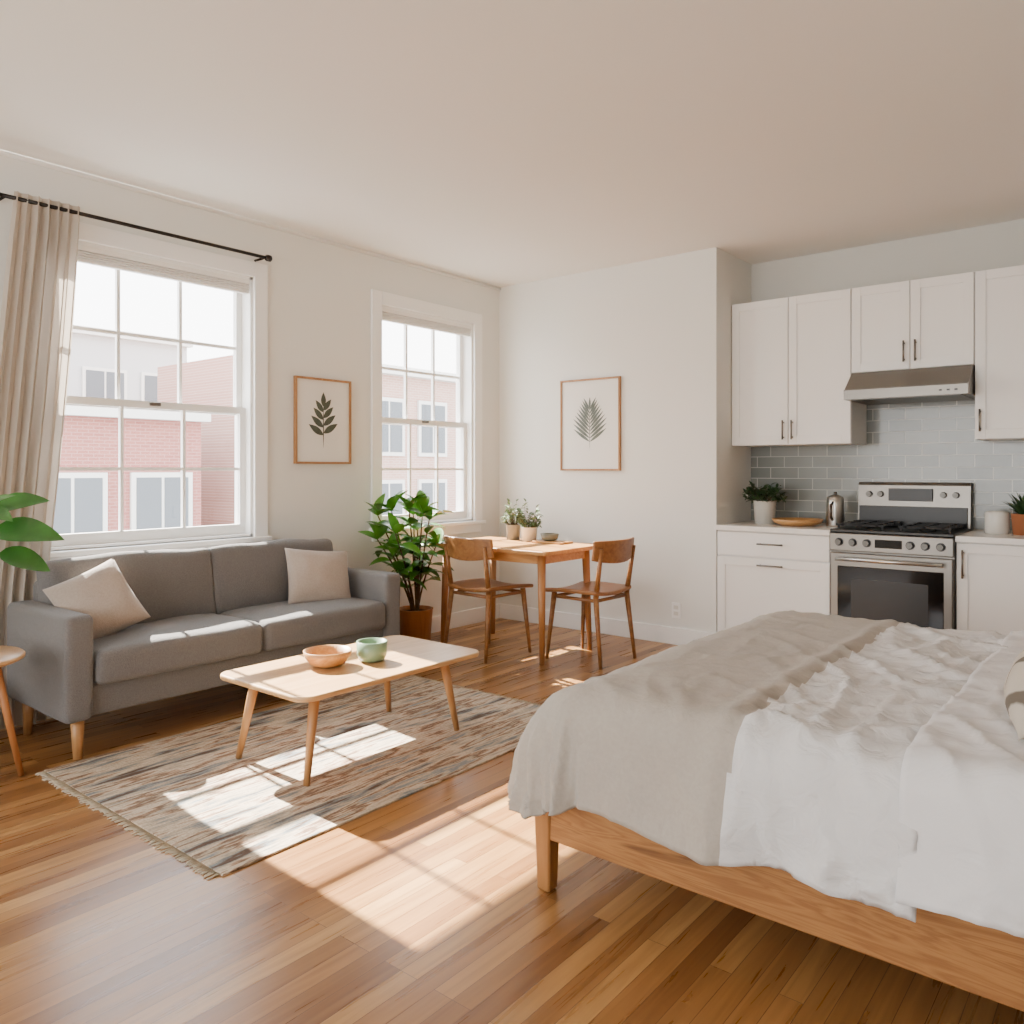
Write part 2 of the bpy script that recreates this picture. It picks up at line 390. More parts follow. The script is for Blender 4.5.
# ---------------------------------------------------------------- curtain
P=empty('curtain_rod',(XL+.08,2.1,2.513))
xr=XL+.085
rod('rod',(xr,1.38,2.513),(xr,2.80,2.513),.010,.010,M['rod'],P)
for k,y in enumerate((1.36,2.82)):
    s=-1 if k==0 else 1
    ob=rods('finial_%d'%k,[((xr,y-s*.02,2.513),(xr,y-s*.01,2.513),.012,.020),((xr,y-s*.01,2.513),(xr,y+s*.015,2.513),.020,.020),((xr,y+s*.015,2.513),(xr,y+s*.025,2.513),.020,.008)],M['rod'],P,16)
for y in(1.395,2.785): rod('bracket',(XL,y,2.505),(xr,y,2.505),.007,.007,M['rod'],P)
def curtain():
    vs=[];fs=[]; nu=150; nv=46
    for j in range(nv+1):
        t=j/nv; z=2.545-t*2.525
        zz=max(0,min(1,(2.545-z)/1.9))
        ya=1.44-.18*zz; yb=1.735-.155*zz**1.3
        for i in range(nu+1):
            s=i/nu
            ph=s*2*math.pi*6.5+.5*noise.noise(Vector((s*3,z*.7,1)))*4*t
            amp=(.024+.008*math.sin(s*9+1+z))
            if z>2.44: amp*=.65
            x=xr+amp*math.sin(ph)*.95+.004*noise.noise(Vector((s*12,z*2,0)))
            if z<.85: x=min(x,XL+.115); 
            x=max(x,XL+.028)
            y=ya+(yb-ya)*s+.008*math.sin(2*ph)
            vs.append((x,y,z))
    for j in range(nv):
        for i in range(nu):
            a=j*(nu+1)+i; fs.append((a,a+1,a+nu+2,a+nu+1))
    add('curtain',vs,fs,M['curtain'],None,True)
curtain()

# ---------------------------------------------------------------- framed prints
def print_art(name,loc,rz,w,h,style):
    P=empty(name,loc,rz,False); f=.014
    multibox('frame',[(-w/2,-w/2+f,-.025,0,-h/2,h/2),(w/2-f,w/2,-.025,0,-h/2,h/2),(-w/2+f,w/2-f,-.025,0,-h/2,-h/2+f),(-w/2+f,w/2-f,-.025,0,h/2-f,h/2)],M['frame'],P,.0015)
    multibox('paper',[(-w/2+f,w/2-f,-.012,-.004,-h/2+f,h/2-f)],M['paper'],P)
    vs=[];fs=[]
    def lf(px,pz,ang,L,W):
        b=len(vs); n=10; pts=[]
        for i in range(n+1):
            t=i/n; pts.append((t*L,W/2*math.sin(math.pi*t**.85)))
        for i in range(n-1,0,-1):
            t=i/n; pts.append((t*L,-W/2*math.sin(math.pi*t**.85)))
        for (a,c) in pts:
            vs.append((px+a*math.cos(ang)-c*math.sin(ang),-.0135-.00002*len(fs),pz+a*math.sin(ang)+c*math.cos(ang)))
        fs.append(tuple(range(b,len(vs))))
    if style==1:
        lf(0,-.18,math.pi/2,.30,.008)
        for k in range(4):
            z=-.085+k*.05; L=.135-.012*k
            for s in(-1,1): lf(0,z+s*.006,math.pi/2-s*(1.05-.12*k),L,.044-.002*k)
        lf(0,.095,math.pi/2,.095,.040)
    else:
        lf(0,-.20,math.pi/2,.38,.006)
        for k in range(10):
            t=k/9; z=-.13+t*.24; L=.225*(1-.5*t)*(.8+.9*min(t,.22))
            for s in(-1,1): lf(0,z,math.pi/2-s*(.98-.45*t),L,.024-.006*t)
        lf(0,.12,math.pi/2,.09,.020)
    add('leaf_drawing',vs,fs,M['inkd'] if style==1 else M['ink'],P)
print_art('framed_botanical_print',(XL+.002,3.285,1.55),math.pi/2,.45,.56,1)
print_art('framed_botanical_print',(-3.37,YB-.002,1.575),0,.54,.70,2)

# ---------------------------------------------------------------- sofa
P=empty('sofa',(-3.83,2.33,0)); sm=M['sofa']
y0,y1=1.39,3.27
softbox('arm_left',(-3.83,y0+.06,.395),(.66,.12,.45),.03,sm,P,6,noise_amp=.004,seed=1)
softbox('arm_right',(-3.83,y1-.06,.395),(.66,.12,.45),.03,sm,P,6,noise_amp=.004,seed=2)
softbox('base',(-3.84,2.33,.25),(.62,y1-y0-.22,.14),.018,sm,P,6)
softbox('back_frame',(-4.11,2.33,.45),(.10,y1-y0-.22,.52),.03,sm,P,6)
mid=(y0+y1)/2; L=(y1-y0-.24)/2
for k,s in enumerate((-1,1)):
    yc=mid+s*L/2
    def dz(v,L=L):
        e=(1-(v.x/.28)**2)*(1-(v.y/(L/2))**2)
        if v.z>0: v.z+=.022*max(0,e)**.6
        v.x+=.010*(1-(v.y/(L/2))**2) if v.x>.2 else 0
        return v
    softbox('seat_cushion_%d'%k,(-3.765,yc,.385),(.56,L-.006,.15),.035,sm,P,14,dz,noise_amp=.006,seed=3+k)
    def db(v,L=L):
        e=(1-(v.z/.21)**2)*(1-(v.y/(L/2))**2)
        if v.x>0: v.x+=.035*max(0,e)**.6
        v.z+=.012*(1-(v.y/(L/2))**2) if v.z>.1 else 0
        return v
    softbox('back_cushion_%d'%k,(-4.02,yc,.615),(.12,L+.03,.38),.045,sm,P,14,db,Matrix.Rotation(math.radians(-12),3,'Y'),noise_amp=.014,seed=6+k)
for x in(-3.56,-4.08):
    for y in(y0+.07,y1-.07):
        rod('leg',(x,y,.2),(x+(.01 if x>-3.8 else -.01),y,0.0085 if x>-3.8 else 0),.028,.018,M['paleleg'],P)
pillow('throw_pillow',(-3.81,1.655,.612),.34,.33,.15,M['cushion'],-14,64,24,seed=1)
pillow('throw_pillow',(-3.82,2.91,.605),.34,.40,.14,M['cushion'],-10,66,-7,seed=5)

# ---------------------------------------------------------------- rug
P=empty('area_rug',(-2.87,2.3,0))
multibox('weave',[(-3.53,-2.20,1.32,3.30,0.0,.008)],M['rug'],P,.002)
fl=[]
for yy,s in((1.32,-1),(3.30,1)):
    x=-3.52
    while x<-2.21:
        l=.025+random.random()*.018; fl.append(((x,yy,.004),(x+random.uniform(-.008,.008),yy+s*l,.003),.0028,.0022)); x+=.009
rods('fringe',fl,M['fringe'],P,5)

# ---------------------------------------------------------------- coffee table
P=empty('coffee_table',(-2.755,2.29,0))
def roundslab(name,xa,xb,ya,yb,z0,z1,r,m,parent,bevel=.006):
    pts=[]
    for cx,cy,a in((xb-r,yb-r,0),(xa+r,yb-r,90),(xa+r,ya+r,180),(xb-r,ya+r,270)):
        for k in range(9):
            t=math.radians(a+90*k/8); pts.append((cx+r*math.cos(t),cy+r*math.sin(t)))
    n=len(pts); vs=[(p[0],p[1],z0) for p in pts]+[(p[0],p[1],z1) for p in pts]
    fs=[tuple(reversed(range(n))),tuple(range(n,2*n))]+[(i,(i+1)%n,n+(i+1)%n,n+i) for i in range(n)]
    ob=add(name,vs,fs,m,parent)
    bm=bmesh.new(); bm.from_mesh(ob.data)
    es=[e for e in bm.edges if abs(e.verts[0].co.z-e.verts[1].co.z)<1e-5]
    bmesh.ops.bevel(bm,geom=es,offset=bevel,segments=3,affect='EDGES',profile=.5); bm.to_mesh(ob.data); bm.free()
    return ob
roundslab('top',-3.07,-2.46,1.80,2.83,.360,.382,.07,M['pale'],P,.008)
multibox('apron',[(-2.98,-2.53,1.93,1.95,.335,.360),(-2.98,-2.53,2.64,2.66,.335,.360),(-2.97,-2.95,1.95,2.64,.335,.360),(-2.56,-2.54,1.95,2.64,.335,.360)],M['pale'],P,.002)
for sx in(-1,1):
    for sy in(-1,1):
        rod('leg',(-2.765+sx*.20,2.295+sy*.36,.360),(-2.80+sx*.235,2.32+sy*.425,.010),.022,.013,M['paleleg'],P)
lathe('wooden_bowl',[(.045,0),(.075,.012),(.10,.045),(.104,.068),(.098,.068),(.088,.04),(.05,.016),(0,.014)],(-2.80,2.18,.3825),M['bowlw'])
lathe('ceramic_cup',[(.035,0),(.055,.006),(.066,.03),(.068,.088),(.062,.088),(.058,.03),(.0,.014)],(-2.72,2.36,.3825),M['green'])

# ---------------------------------------------------------------- side table
P=empty('side_table',(-3.63,1.06,0))
lathe('top',[(0,.475),(.20,.475),(.215,.483),(.215,.493),(.208,.50),(0,.50)],(-3.63,1.06,0),M['pale'],P)
for k in range(3):
    a=math.radians(70+120*k); rod('leg',(-3.63+.11*math.cos(a),1.06+.11*math.sin(a),.476),(-3.63+.2*math.cos(a),1.06+.2*math.sin(a),0),.017,.011,M['terra'],P)

# ---------------------------------------------------------------- plants
def pot(parent,c,r,h,m,taper=.82):
    lathe('pot',[(r*taper,0),(r*.97,h*.97),(r,h*.98),(r,h),(r*.9,h),(r*.88,h*.88),(0,h*.88)],c,m,parent)
    lathe('soil',[(0,h*.90),(r*.87,h*.90)],c,M['soil'],parent)
def bigplant(name,c,r,h,potm,stems,leafm_,Lr,Wk,seed,top,spread,bias=(0,0)):
    random.seed(seed); P=empty(name,c); pot(P,c,r,h,potm)
    vs=[];fs=[]; st=[]
    for s in range(stems):
        az=2*math.pi*s/stems+random.uniform(-.4,.4); lean=spread*random.uniform(.3,1)
        p=Vector((c[0]+.02*math.cos(az),c[1]+.02*math.sin(az),c[2]+h*.88)); hh=(top-h*.88)*random.uniform(.55,1)
        prev=p; n=7; a0=random.uniform(0,6)
        for i in range(1,n+1):
            t=i/n; q=p+Vector(((math.cos(az)*lean+bias[0])*t**1.4,(math.sin(az)*lean+bias[1])*t**1.4,hh*t))
            q.x=max(q.x,XL+.09)
            st.append((prev,q,.007*(1-t*.5)+.001,.006*(1-t*.5)+.001)); 
            if t>.3:
                for k in range(2 if i<n else 5):
                    a0+=2.4; L=random.uniform(*Lr)
                    leafgeo(L,L*Wk,random.uniform(.5,1.1),leafm(q,a0,random.uniform(.0,.9) if i<n else random.uniform(.5,1.3),random.uniform(-.5,.5)),vs,fs)
            prev=q
    rods('stems',st,M['stem'],P,8)
    vs=[Vector((max(v.x,XL+.06),v.y,max(v.z,.02))) for v in vs]
    add('leaves',vs,fs,leafm_,P,True)
bigplant('potted_rubber_plant',(-4.02,3.88,0),.125,.27,M['terra'],11,M['leaf'],(.14,.21),.42,11,.97,.25,(.06,-.17))
def leftplant():
    c=(-3.98,1.06,0); P=empty('potted_fiddle_leaf_plant',c); pot(P,c,.15,.30,M['potw'])
    vs=[];fs=[];st=[]
    random.seed(5)
    top=Vector((c[0]+.06,c[1]+.05,.98))
    st.append((Vector((c[0],c[1],.26)),top,.012,.008))
    data=[(52,.45,.22,.8),(40,.12,.28,.8),(60,-.22,.22,.9),(20,.85,.24,.6),(10,.3,.24,.4),(-40,.6,.26,.3),(-90,.5,.26,-.4),(-60,1.1,.22,.2),(-20,-.1,.24,.3)]
    for k,(az,pt,L,rl) in enumerate(data):
        az=math.radians(az)
        p=top-Vector((0,0,.035*(k%4))); d=Vector((math.cos(az)*math.cos(pt),math.sin(az)*math.cos(pt),math.sin(pt)))
        q=p+d*.17; st.append((p,q,.005,.004)); leafgeo(L,L*.48,.7,leafm(q,az,pt,rl),vs,fs,10)
    vs=[Vector((max(v.x,XL+.13),v.y,v.z)) for v in vs]
    rods('stems',st,M['leafbig'],P,8); add('leaves',vs,fs,M['leafbig'],P,True)
leftplant()
def herb(name,c,r,h,potm,lm,spread,ht,n,Lr,seed,Wk=.5,up=False):
    random.seed(seed); P=empty(name,c); pot(P,c,r,h,potm,.85); vs=[];fs=[];st=[]
    for k in range(n):
        az=random.uniform(0,6.28); rr=spread*math.sqrt(random.random()); z=c[2]+h+ht*random.random()*(1-.5*(rr/spread)**2)
        b=Vector((c[0]+.3*rr*math.cos(az),c[1]+.3*rr*math.sin(az),c[2]+h*.9)); p=Vector((c[0]+rr*math.cos(az),c[1]+rr*math.sin(az),z))
        if up: 
            leafgeo((p-b).length*1.2,Lr[0]*Wk,.3,leafm(b,az,random.uniform(.7,1.5)),vs,fs,5); continue
        st.append((b,p,.0015,.001))
        for q in range(4): leafgeo(random.uniform(*Lr),random.uniform(*Lr)*Wk,.5,leafm(p-(p-b)*.12*q,az+random.uniform(-2,2),random.uniform(-.2,1.1)),vs,fs,4)
    if st: rods('stems',st,M['stem'],P,4)
    add('leaves',vs,fs,lm,P,True)

# ---------------------------------------------------------------- dining set
P=empty('dining_table',(-3.47,4.30,0))
roundslab('top',-3.99,-2.95,3.96,4.63,.695,.722,.03,M['dine'],P,.006)
multibox('apron',[(-3.90,-3.04,4.04,4.06,.63,.695),(-3.90,-3.04,4.54,4.56,.63,.695),(-3.90,-3.88,4.06,4.54,.63,.695),(-3.06,-3.04,4.06,4.54,.63,.695)],M['dine'],P,.002)
for x,sx in((-3.88,-1),(-3.05,1)):
    for y,sy in((4.05,-1),(4.55,1)):
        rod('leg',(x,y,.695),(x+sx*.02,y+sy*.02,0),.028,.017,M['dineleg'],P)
def chair(loc,rz):
    P=empty('dining_chair',loc,rz,False); m=M['chair']
    def seatd(v):
        v.z+=.018*((v.x/.21)**2)-.012*(v.y>0)*(v.y/.2)**2
        v.x*=1-.06*(v.y<0)*(-v.y/.2)
        return v
    softbox('seat',(0,.01,.445),(.43,.42,.026),.012,m,P,12,seatd)
    for sx in(-1,1):
        rod('front_leg',(sx*.165,.16,.435),(sx*.195,.20,0),.018,.011,m,P)
        rods('back_leg',[((sx*.195,-.225,0),(sx*.175,-.175,.43),.011,.018),((sx*.175,-.175,.43),(sx*.185,-.225,.74),.018,.012)],m,P,14)
    rods('stretcher',[((-.165,.155,.41),(-.17,-.17,.41),.011,.011),((.165,.155,.41),(.17,-.17,.41),.011,.011),((-.17,-.17,.41),(.17,-.17,.41),.011,.011),((-.165,.155,.41),(.165,.155,.41),.011,.011)],m,P)
    def backd(v):
        v.y+=-.055*(1-(v.x/.22)**2)-.10*(v.z)
        if v.z<0: v.z*=1-.35*(abs(v.x)/.22)**2
        return v
    softbox('backrest',(0,-.19,.715),(.45,.020,.15),.009,m,P,16,backd)
chair((-3.51,4.07,0),math.radians(-4)); chair((-2.90,4.37,0),math.radians(88))
herb('potted_herb',(-3.67,4.53,.722),.055,.11,M['potg'],M['leafs'],.08,.19,46,(.03,.05),21)
herb('potted_herb',(-3.50,4.50,.722),.062,.10,M['potw'],M['leafs'],.09,.19,50,(.03,.05),22)
bx('wooden_tray',-3.42,-3.16,4.42,4.56,.722,.736,M['bowlw'],None,.004)
lathe('stoneware_bowl',[(.03,0),(.055,.01),(.066,.05),(.061,.05),(.05,.015),(0,.01)],(-3.31,4.49,.7365),M['sage'])

# ---------------------------------------------------------------- kitchen
YF=5.10
def pull(nm,p,vert,L,P):
    x,y,z=p; d=.028
    if vert: l=[((x,y-d,z-L/2),(x,y-d,z+L/2),.0055,.0055),((x,y,z-L/2+.015),(x,y-d,z-L/2+.015),.005,.005),((x,y,z+L/2-.015),(x,y-d,z+L/2-.015),.005,.005)]
    else: l=[((x-L/2,y-d,z),(x+L/2,y-d,z),.0055,.0055),((x-L/2+.015,y,z),(x-L/2+.015,y-d,z),.005,.005),((x+L/2-.015,y,z),(x+L/2-.015,y-d,z),.005,.005)]
    rods(nm,l,M['steel'],P,10)
def shaker(nm,x0,x1,z0,z1,yf,P,s=.055):
    g=.0025; x0+=g;x1-=g;z0+=g;z1-=g
    multibox(nm,[(x0,x0+s,yf-.02,yf,z0,z1),(x1-s,x1,yf-.02,yf,z0,z1),(x0+s,x1-s,yf-.02,yf,z0,z0+s),(x0+s,x1-s,yf-.02,yf,z1-s,z1)],M['cab'],P,.0015)
    multibox(nm+'_panel',[(x0+s-.002,x1-s+.002,yf-.011,yf-.001,z0+s-.002,z1-s+.002)],M['cab'],P)
SX0,SX1=-1.59,-.905
def basecab(x0,x1,drawers,P):
    multibox('carcass',[(x0,x1,YF+.02,YK-.015,.09,.822)],M['cab'],P)
    multibox('toe_kick',[(x0,x1,YF+.07,YK-.015,0,.09)],M['cab'],P)
P=empty('base_cabinet',(-1.97,5.4,0)); basecab(XK+.003,SX0-.004,0,P)
def slab(nm,x0,x1,z0,z1,yf,P): bx(nm,x0+.003,x1-.003,yf-.02,yf,z0+.003,z1-.003,M['cab'],P,.002)
slab('drawer_front',XK+.005,SX0-.006,.655,.818,YF+.02,P); pull('drawer_pull',(-1.97,YF,.745),False,.17,P)
shaker('lower_drawer',XK+.005,SX0-.006,.10,.65,YF+.02,P); pull('lower_pull',(-1.97,YF,.605),False,.17,P)
P=empty('base_cabinet',(0,5.4,0)); basecab(SX1+.004,XR-.002,0,P)
xx=SX1+.006
for k,w in enumerate((.46,.46,.46,.45)):
    shaker('door_%d'%k,xx,min(xx+w,XR-.004),.10,.818,YF+.02,P); pull('pull_%d'%k,(xx+.035 if k%2==0 else xx+w-.035,YF,.70),True,.16,P); xx+=w
P=empty('countertop',(-1.97,5.4,.84)); bx('slab',XK+.002,SX0-.003,YF-.015,YK-.001,.822,.857,M['counter'],P,.003)
P=empty('countertop',(0,5.4,.84)); bx('slab',SX1+.003,XR-.001,YF-.015,YK-.001,.822,.857,M['counter'],P,.003)
multibox('backsplash_tile',[(XK+.001,XR-.001,YK-.010,YK-.0015,.858,1.86)],M['tile'])
YU=5.36
P=empty('upper_cabinet',(-1.94,5.5,1.9))
multibox('carcass',[(XK+.003,-1.54,YU,YK-.011,1.40,2.396)],M['cab'],P)
shaker('door_1',XK+.003,-1.945,1.40,2.396,YU,P); shaker('door_2',-1.945,-1.54,1.40,2.396,YU,P)
pull('pull_1',(-1.975,YU-.02,1.50),True,.13,P); pull('pull_2',(-1.915,YU-.02,1.50),True,.13,P)
P=empty('upper_cabinet',(-1.19,5.5,2.1))
multibox('carcass',[(-1.538,-.848,YU,YK-.011,1.85,2.396)],M['cab'],P)
shaker('door_1',-1.538,-1.193,1.85,2.396,YU,P); shaker('door_2',-1.193,-.848,1.85,2.396,YU,P)
pull('pull_1',(-1.225,YU-.02,1.96),True,.13,P); pull('pull_2',(-1.16,YU-.02,1.96),True,.13,P)
P=empty('upper_cabinet',(0,5.5,1.9))
multibox('carcass',[(-.846,XR-.002,YU,YK-.011,1.41,2.396)],M['cab'],P)
xx=-.846
for k in range(4):
    w=(XR-.004+.846)/4; shaker('door_%d'%k,xx,xx+w,1.41,2.396,YU,P); pull('pull_%d'%k,(xx+.03 if k%2==0 else xx+w-.03,YU-.02,1.52),True,.13,P); xx+=w
# range hood
P=empty('range_hood',(-1.19,5.4,1.75))
prof=[(YK-.011,1.849),(YU-.02,1.849),(5.19,1.735),(5.17,1.725),(5.17,1.668),(YK-.011,1.668)]
n=len(prof); vs=[(x,y,z) for x in(-1.535,-.851) for y,z in prof]
add('canopy',vs,[tuple(range(n)),tuple(reversed(range(n,2*n)))]+[(i,n+i,n+(i+1)%n,(i+1)%n) for i in range(n)],M['steel'],P)
multibox('filter',[(-1.50,-.89,5.2,5.62,1.664,1.669)],M['steeld'],P)
multibox('switches',[(-1.0+.04*k,-.985+.04*k,5.166,5.171,1.69,1.70) for k in range(3)],M['black'],P)
# range
P=empty('gas_range',(-1.25,5.4,0))
bx('body',SX0,SX1,YF+.0,YK-.02,.03,.845,M['steel'],P,.003)
bx('kick',SX0+.02,SX1-.02,YF+.03,YK-.05,0,.035,M['black'],P,.002)
bx('cooktop',SX0-.0,SX1+.0,YF-.02,YK-.09,.845,.868,M['black'],P,.006)
bx('control_panel',SX0,SX1,YF-.035,YF+.01,.735,.845,M['steel'],P,.006)
bx('oven_door',SX0+.004,SX1-.004,YF-.035,YF,.215,.725,M['steel'],P,.006)
bx('oven_window',SX0+.05,SX1-.05,YF-.039,YF-.03,.26,.645,M['blackglass'],P,.004)
bx('oven_inner_window',SX0+.13,SX1-.13,YF-.0395,YF-.035,.33,.57,M['black'],P,.0004)
bx('storage_drawer',SX0+.004,SX1-.004,YF-.03,YF,.045,.205,M['steel'],P,.005)
rods('oven_handle',[((SX0+.05,YF-.075,.69),(SX1-.05,YF-.075,.69),.012,.012),((SX0+.08,YF-.075,.69),(SX0+.08,YF-.03,.69),.009,.009),((SX1-.08,YF-.075,.69),(SX1-.08,YF-.03,.69),.009,.009)],M['steelb'],P,16)
kx=(-1.53,-1.45,-1.37,-1.13,-1.05,-.97)
rods('knobs',[((x,YF-.034,.79),(x,YF-.062,.79),.020,.017) for x in kx],M['steeld'],P,20)
rods('knob_bezels',[((x,YF-.033,.79),(x,YF-.039,.79),.025,.025) for x in kx],M['black'],P,20)
bx('door_display',-1.325,-1.175,YF-.038,YF-.03,.765,.815,M['blackglass'],P,.002)
gr=[]
for cx in(-1.43,-1.07):
    for k in range(3):
        x=cx-.10+.10*k; gr.append((x-.006,x+.006,YF+.03,YK-.13,.885,.898))
    for y in(YF+.03,YF+.16,YF+.27,YF+.40,YK-.14): gr.append((cx-.14,cx+.14,y,y+.012,.886,.899))
    for sx in(-.13,.125):
        for y in(YF+.035,YK-.14): gr.append((cx+sx,cx+sx+.01,y,y+.01,.868,.887))
multibox('grates',gr,M['iron'],P)
for k,(x,y) in enumerate(((-1.43,YF+.12),(-1.43,YF+.35),(-1.07,YF+.12),(-1.07,YF+.35))):
    lathe('burner_%d'%k,[(.045,0),(.045,.008),(.03,.014),(0,.014)],(x,y,.868),M['iron'],P)
vs=[(x,y,z) for x in(SX0+.02,SX1-.005) for y,z in((YK-.012,.84),(YK-.10,.84),(YK-.085,1.13),(YK-.075,1.15),(YK-.012,1.15))]
n=5; add('backguard',vs,[tuple(range(n)),tuple(reversed(range(n,2*n)))]+[(i,n+i,n+(i+1)%n,(i+1)%n) for i in range(n)],M['steel'],P)
bx('backguard_vent',SX0+.03,SX1-.02,YK-.108,YK-.09,.868,.995,M['black'],P,.002)
bx('clock_display',-1.38,-1.12,YK-.104,YK-.08,1.03,1.11,M['black'],P,.002)
rods('back_knobs',[((x,YK-.09,1.072),(x,YK-.118,1.072),.020,.017) for x in(-1.50,-1.43,-1.06,-.99)],M['steeld'],P,20)
# counter items
herb('potted_herb',(-2.13,5.40,.857),.078,.16,M['potw'],M['leafd'],.14,.14,70,(.035,.06),31,.5)
P=empty('wooden_plate',(-1.89,5.36,.857)); lathe('dish',[(.10,0),(.15,.02),(.165,.045),(.158,.045),(.14,.025),(0,.012)],(-1.89,5.36,.857),M['bowlw'],P)
P=empty('kettle',(-1.668,5.44,.857))
lathe('body',[(.055,0),(.058,.01),(.054,.15),(.052,.19),(.03,.205),(0,.21)],(-1.668,5.44,.857),M['steelb'],P)
rods('handle',[((-1.668,5.395,1.02),(-1.668,5.35,1.0),.008,.008),((-1.668,5.35,1.0),(-1.668,5.35,.92),.008,.008),((-1.668,5.35,.92),(-1.668,5.39,.90),.008,.008),((-1.668,5.44,1.06),(-1.668,5.44,1.085),.012,.010)],M['steeld'],P)
lathe('white_canister',[(.06,0),(.064,.005),(.064,.12),(.058,.13),(0,.132)],(-.745,5.44,.857),M['potw'])
herb('potted_succulent',(-.60,5.42,.857),.075,.12,M['terracotta'],M['leafd'],.09,.15,60,(.03,.05),33,1.0,True)

# ---------------------------------------------------------------- bed
BX0,BX1,BY0,BY1=-1.42,.66,1.865,3.40
P=empty('bed',(-.4,2.63,0))
bx('side_rail_near',BX0+.03,BX1,BY0,BY0+.03,.155,.345,M['bedw'],P,.005)
bx('side_rail_far',BX0+.03,BX1,BY1-.03,BY1,.155,.345,M['bedw'],P,.005)
bx('foot_rail',BX0,BX0+.03,BY0+.03,BY1-.03,.155,.34,M['bedw'],P,.005)
bx('slats',BX0+.03,BX1,BY0+.03,BY1-.03,.25,.285,M['bedw'],P,.002)
def leg(x,y,h,nm):
    w=.032; v=[(x+sx*w*.72,y+sy*w*.72,0) for sx,sy in((-1,-1),(1,-1),(1,1),(-1,1))]+[(x+sx*w,y+sy*w,h) for sx,sy in((-1,-1),(1,-1),(1,1),(-1,1))]
    ob=add(nm,v,[(3,2,1,0),(4,5,6,7),(0,1,5,4),(1,2,6,5),(2,3,7,6),(3,0,4,7)],M['bedleg'],P)
    bm=bmesh.new(); bm.from_mesh(ob.data); bmesh.ops.bevel(bm,geom=bm.edges[:],offset=.008,segments=3,affect='EDGES',profile=.5); bm.to_mesh(ob.data); bm.free()
for nm,x,y in(('leg_1',BX0+.02,BY0+.022),('leg_2',BX0+.02,BY1-.022),('leg_3',BX1-.04,BY0+.022),('leg_4',BX1-.04,BY1-.022)): leg(x,y,.325,nm)
bx('headboard',BX1,BX1+.05,BY0-.02,BY1+.02,.10,1.02,M['bedw'],P,.01)
softbox('mattress',(-.33,2.63,.415),(1.92,1.40,.26),.08,M['sheet'],P,8)
def cloth(name,xa,xb,foot,yb0,yb1,top,hem,Rf,Rn,mats,split,amp,seed,wav=.012,res=.012,fineamp=.004,step=.0):
    def dims(nx2,ny2):
        R=Rf*nx2+Rn*ny2; L=R*math.pi/2; return R,L,L+max(.01,(top-hem-R))
    X0=xa+Rf if foot else xa; Y0=yb0+Rn; Y1=yb1-Rn
    DX=dims(1,0)[2]; DY=dims(0,1)[2]
    A0=X0-DX if foot else X0; na=int((xb-A0)/res); nb=int((Y1-Y0+2*DY)/res); vs=[];fs=[];mi=[];avals=[]
    for i in range(na+1):
        a=A0+(xb-A0)*i/na
        for j in range(nb+1):
            b=Y0-DY+(Y1-Y0+2*DY)*j/nb
            cx=max(a,X0) if foot else a; cy=min(max(b,Y0),Y1)
            d=math.hypot(a-cx,b-cy)
            nx,ny=((a-cx)/d,(b-cy)/d) if d>1e-9 else (0,1)
            R,L,D=dims(nx*nx,ny*ny)
            corner=abs(nx*ny)*2
            if d>D: d=D+(d-D)*.38
            if d<L: th=d/R; out=R*math.sin(th); dn=R*(1-math.cos(th))
            else: out=R; dn=R+(d-L)
            s=cx*ny*ny+cy*nx*nx+math.atan2(ny,nx)*.12
            k=max(0,min(1,(dn-.02)/max(.05,top-hem)))
            w=wav*k*(math.sin(s*15+seed+dn*6)+.6*math.sin(s*27+seed*2-dn*8)+1.4*noise.noise(Vector((s*6+dn*3,seed,dn*2))))
            out+=w+.012*k+corner*k*.022*math.sin(math.atan2(ny,nx)*9)
            x=cx+nx*out*(d>1e-9); y=cy+ny*out*(d>1e-9); z=top-dn
            big=noise.noise(Vector((a*2.3+seed,b*3.1,0)))*amp
            wx=a+.12*noise.noise(Vector((a*3,b*3,seed))); wy=b+.12*noise.noise(Vector((a*3,b*3,seed+7)))
            r1=1-abs(noise.noise(Vector((wx*5+wy*3.2+seed,wy*2.2-wx*1.4,seed))))*2.6
            r2=1-abs(noise.noise(Vector((wx*10-wy*7+seed*2,wy*8+wx*4,seed))))*2.6
            r3=1-abs(noise.noise(Vector((wx*19+wy*9,wy*15-wx*6,seed+4))))*2.6
            tz=big+fineamp*(max(0,r1)**2*1.5+max(0,r2)**2*.9+max(0,r3)**2*.45)
            f=1-k
            sp=split+.010*noise.noise(Vector((b*4,seed,3))) if split is not None else None
            if sp is not None:
                g=max(0,min(1,(sp-a)/.03+.5)); ridge=math.exp(-((a-sp+.035)/.03)**2)
                lift=step*g+.012*ridge
                tz=tz*(1-.62*g)+lift
            z+=tz*f
            if k>0: x+=nx*tz*k*1.3; y+=ny*tz*k*1.3; z+=.018*k*noise.noise(Vector((s*3.2,seed+5,0)))
            vs.append((x,y,z)); avals.append((a,sp))
    for i in range(na):
        for j in range(nb):
            p=i*(nb+1)+j; fs.append((p,p+nb+1,p+nb+2,p+1))
            a,sp=avals[p]; mi.append(0 if (sp is None or a<sp) else 1)
    ob=add(name,vs,fs,None,P,True,mats=mats,mi=mi)
    md=ob.modifiers.new('thick','SOLIDIFY'); md.thickness=.010; md.offset=-1
    return ob
cloth('duvet',-1.46,-.385,True,1.80,3.46,.615,.312,.25,.10,[M['duvet'],M['white']],-.795,.018,3,wav=.012,fineamp=.012,step=.012)
cloth('top_sheet',-.42,.20,False,1.788,3.47,.637,.345,.08,.08,[M['sheet']],None,.012,14,wav=.004,fineamp=.006)
pillow('throw_pillow',(-.165,2.25,.79),.38,.40,.15,M['stripe'],-172,55,3,seed=9)
pillow('bed_pillow',(.14,2.26,.80),.44,.66,.17,M['white'],180,42,0,seed=12)
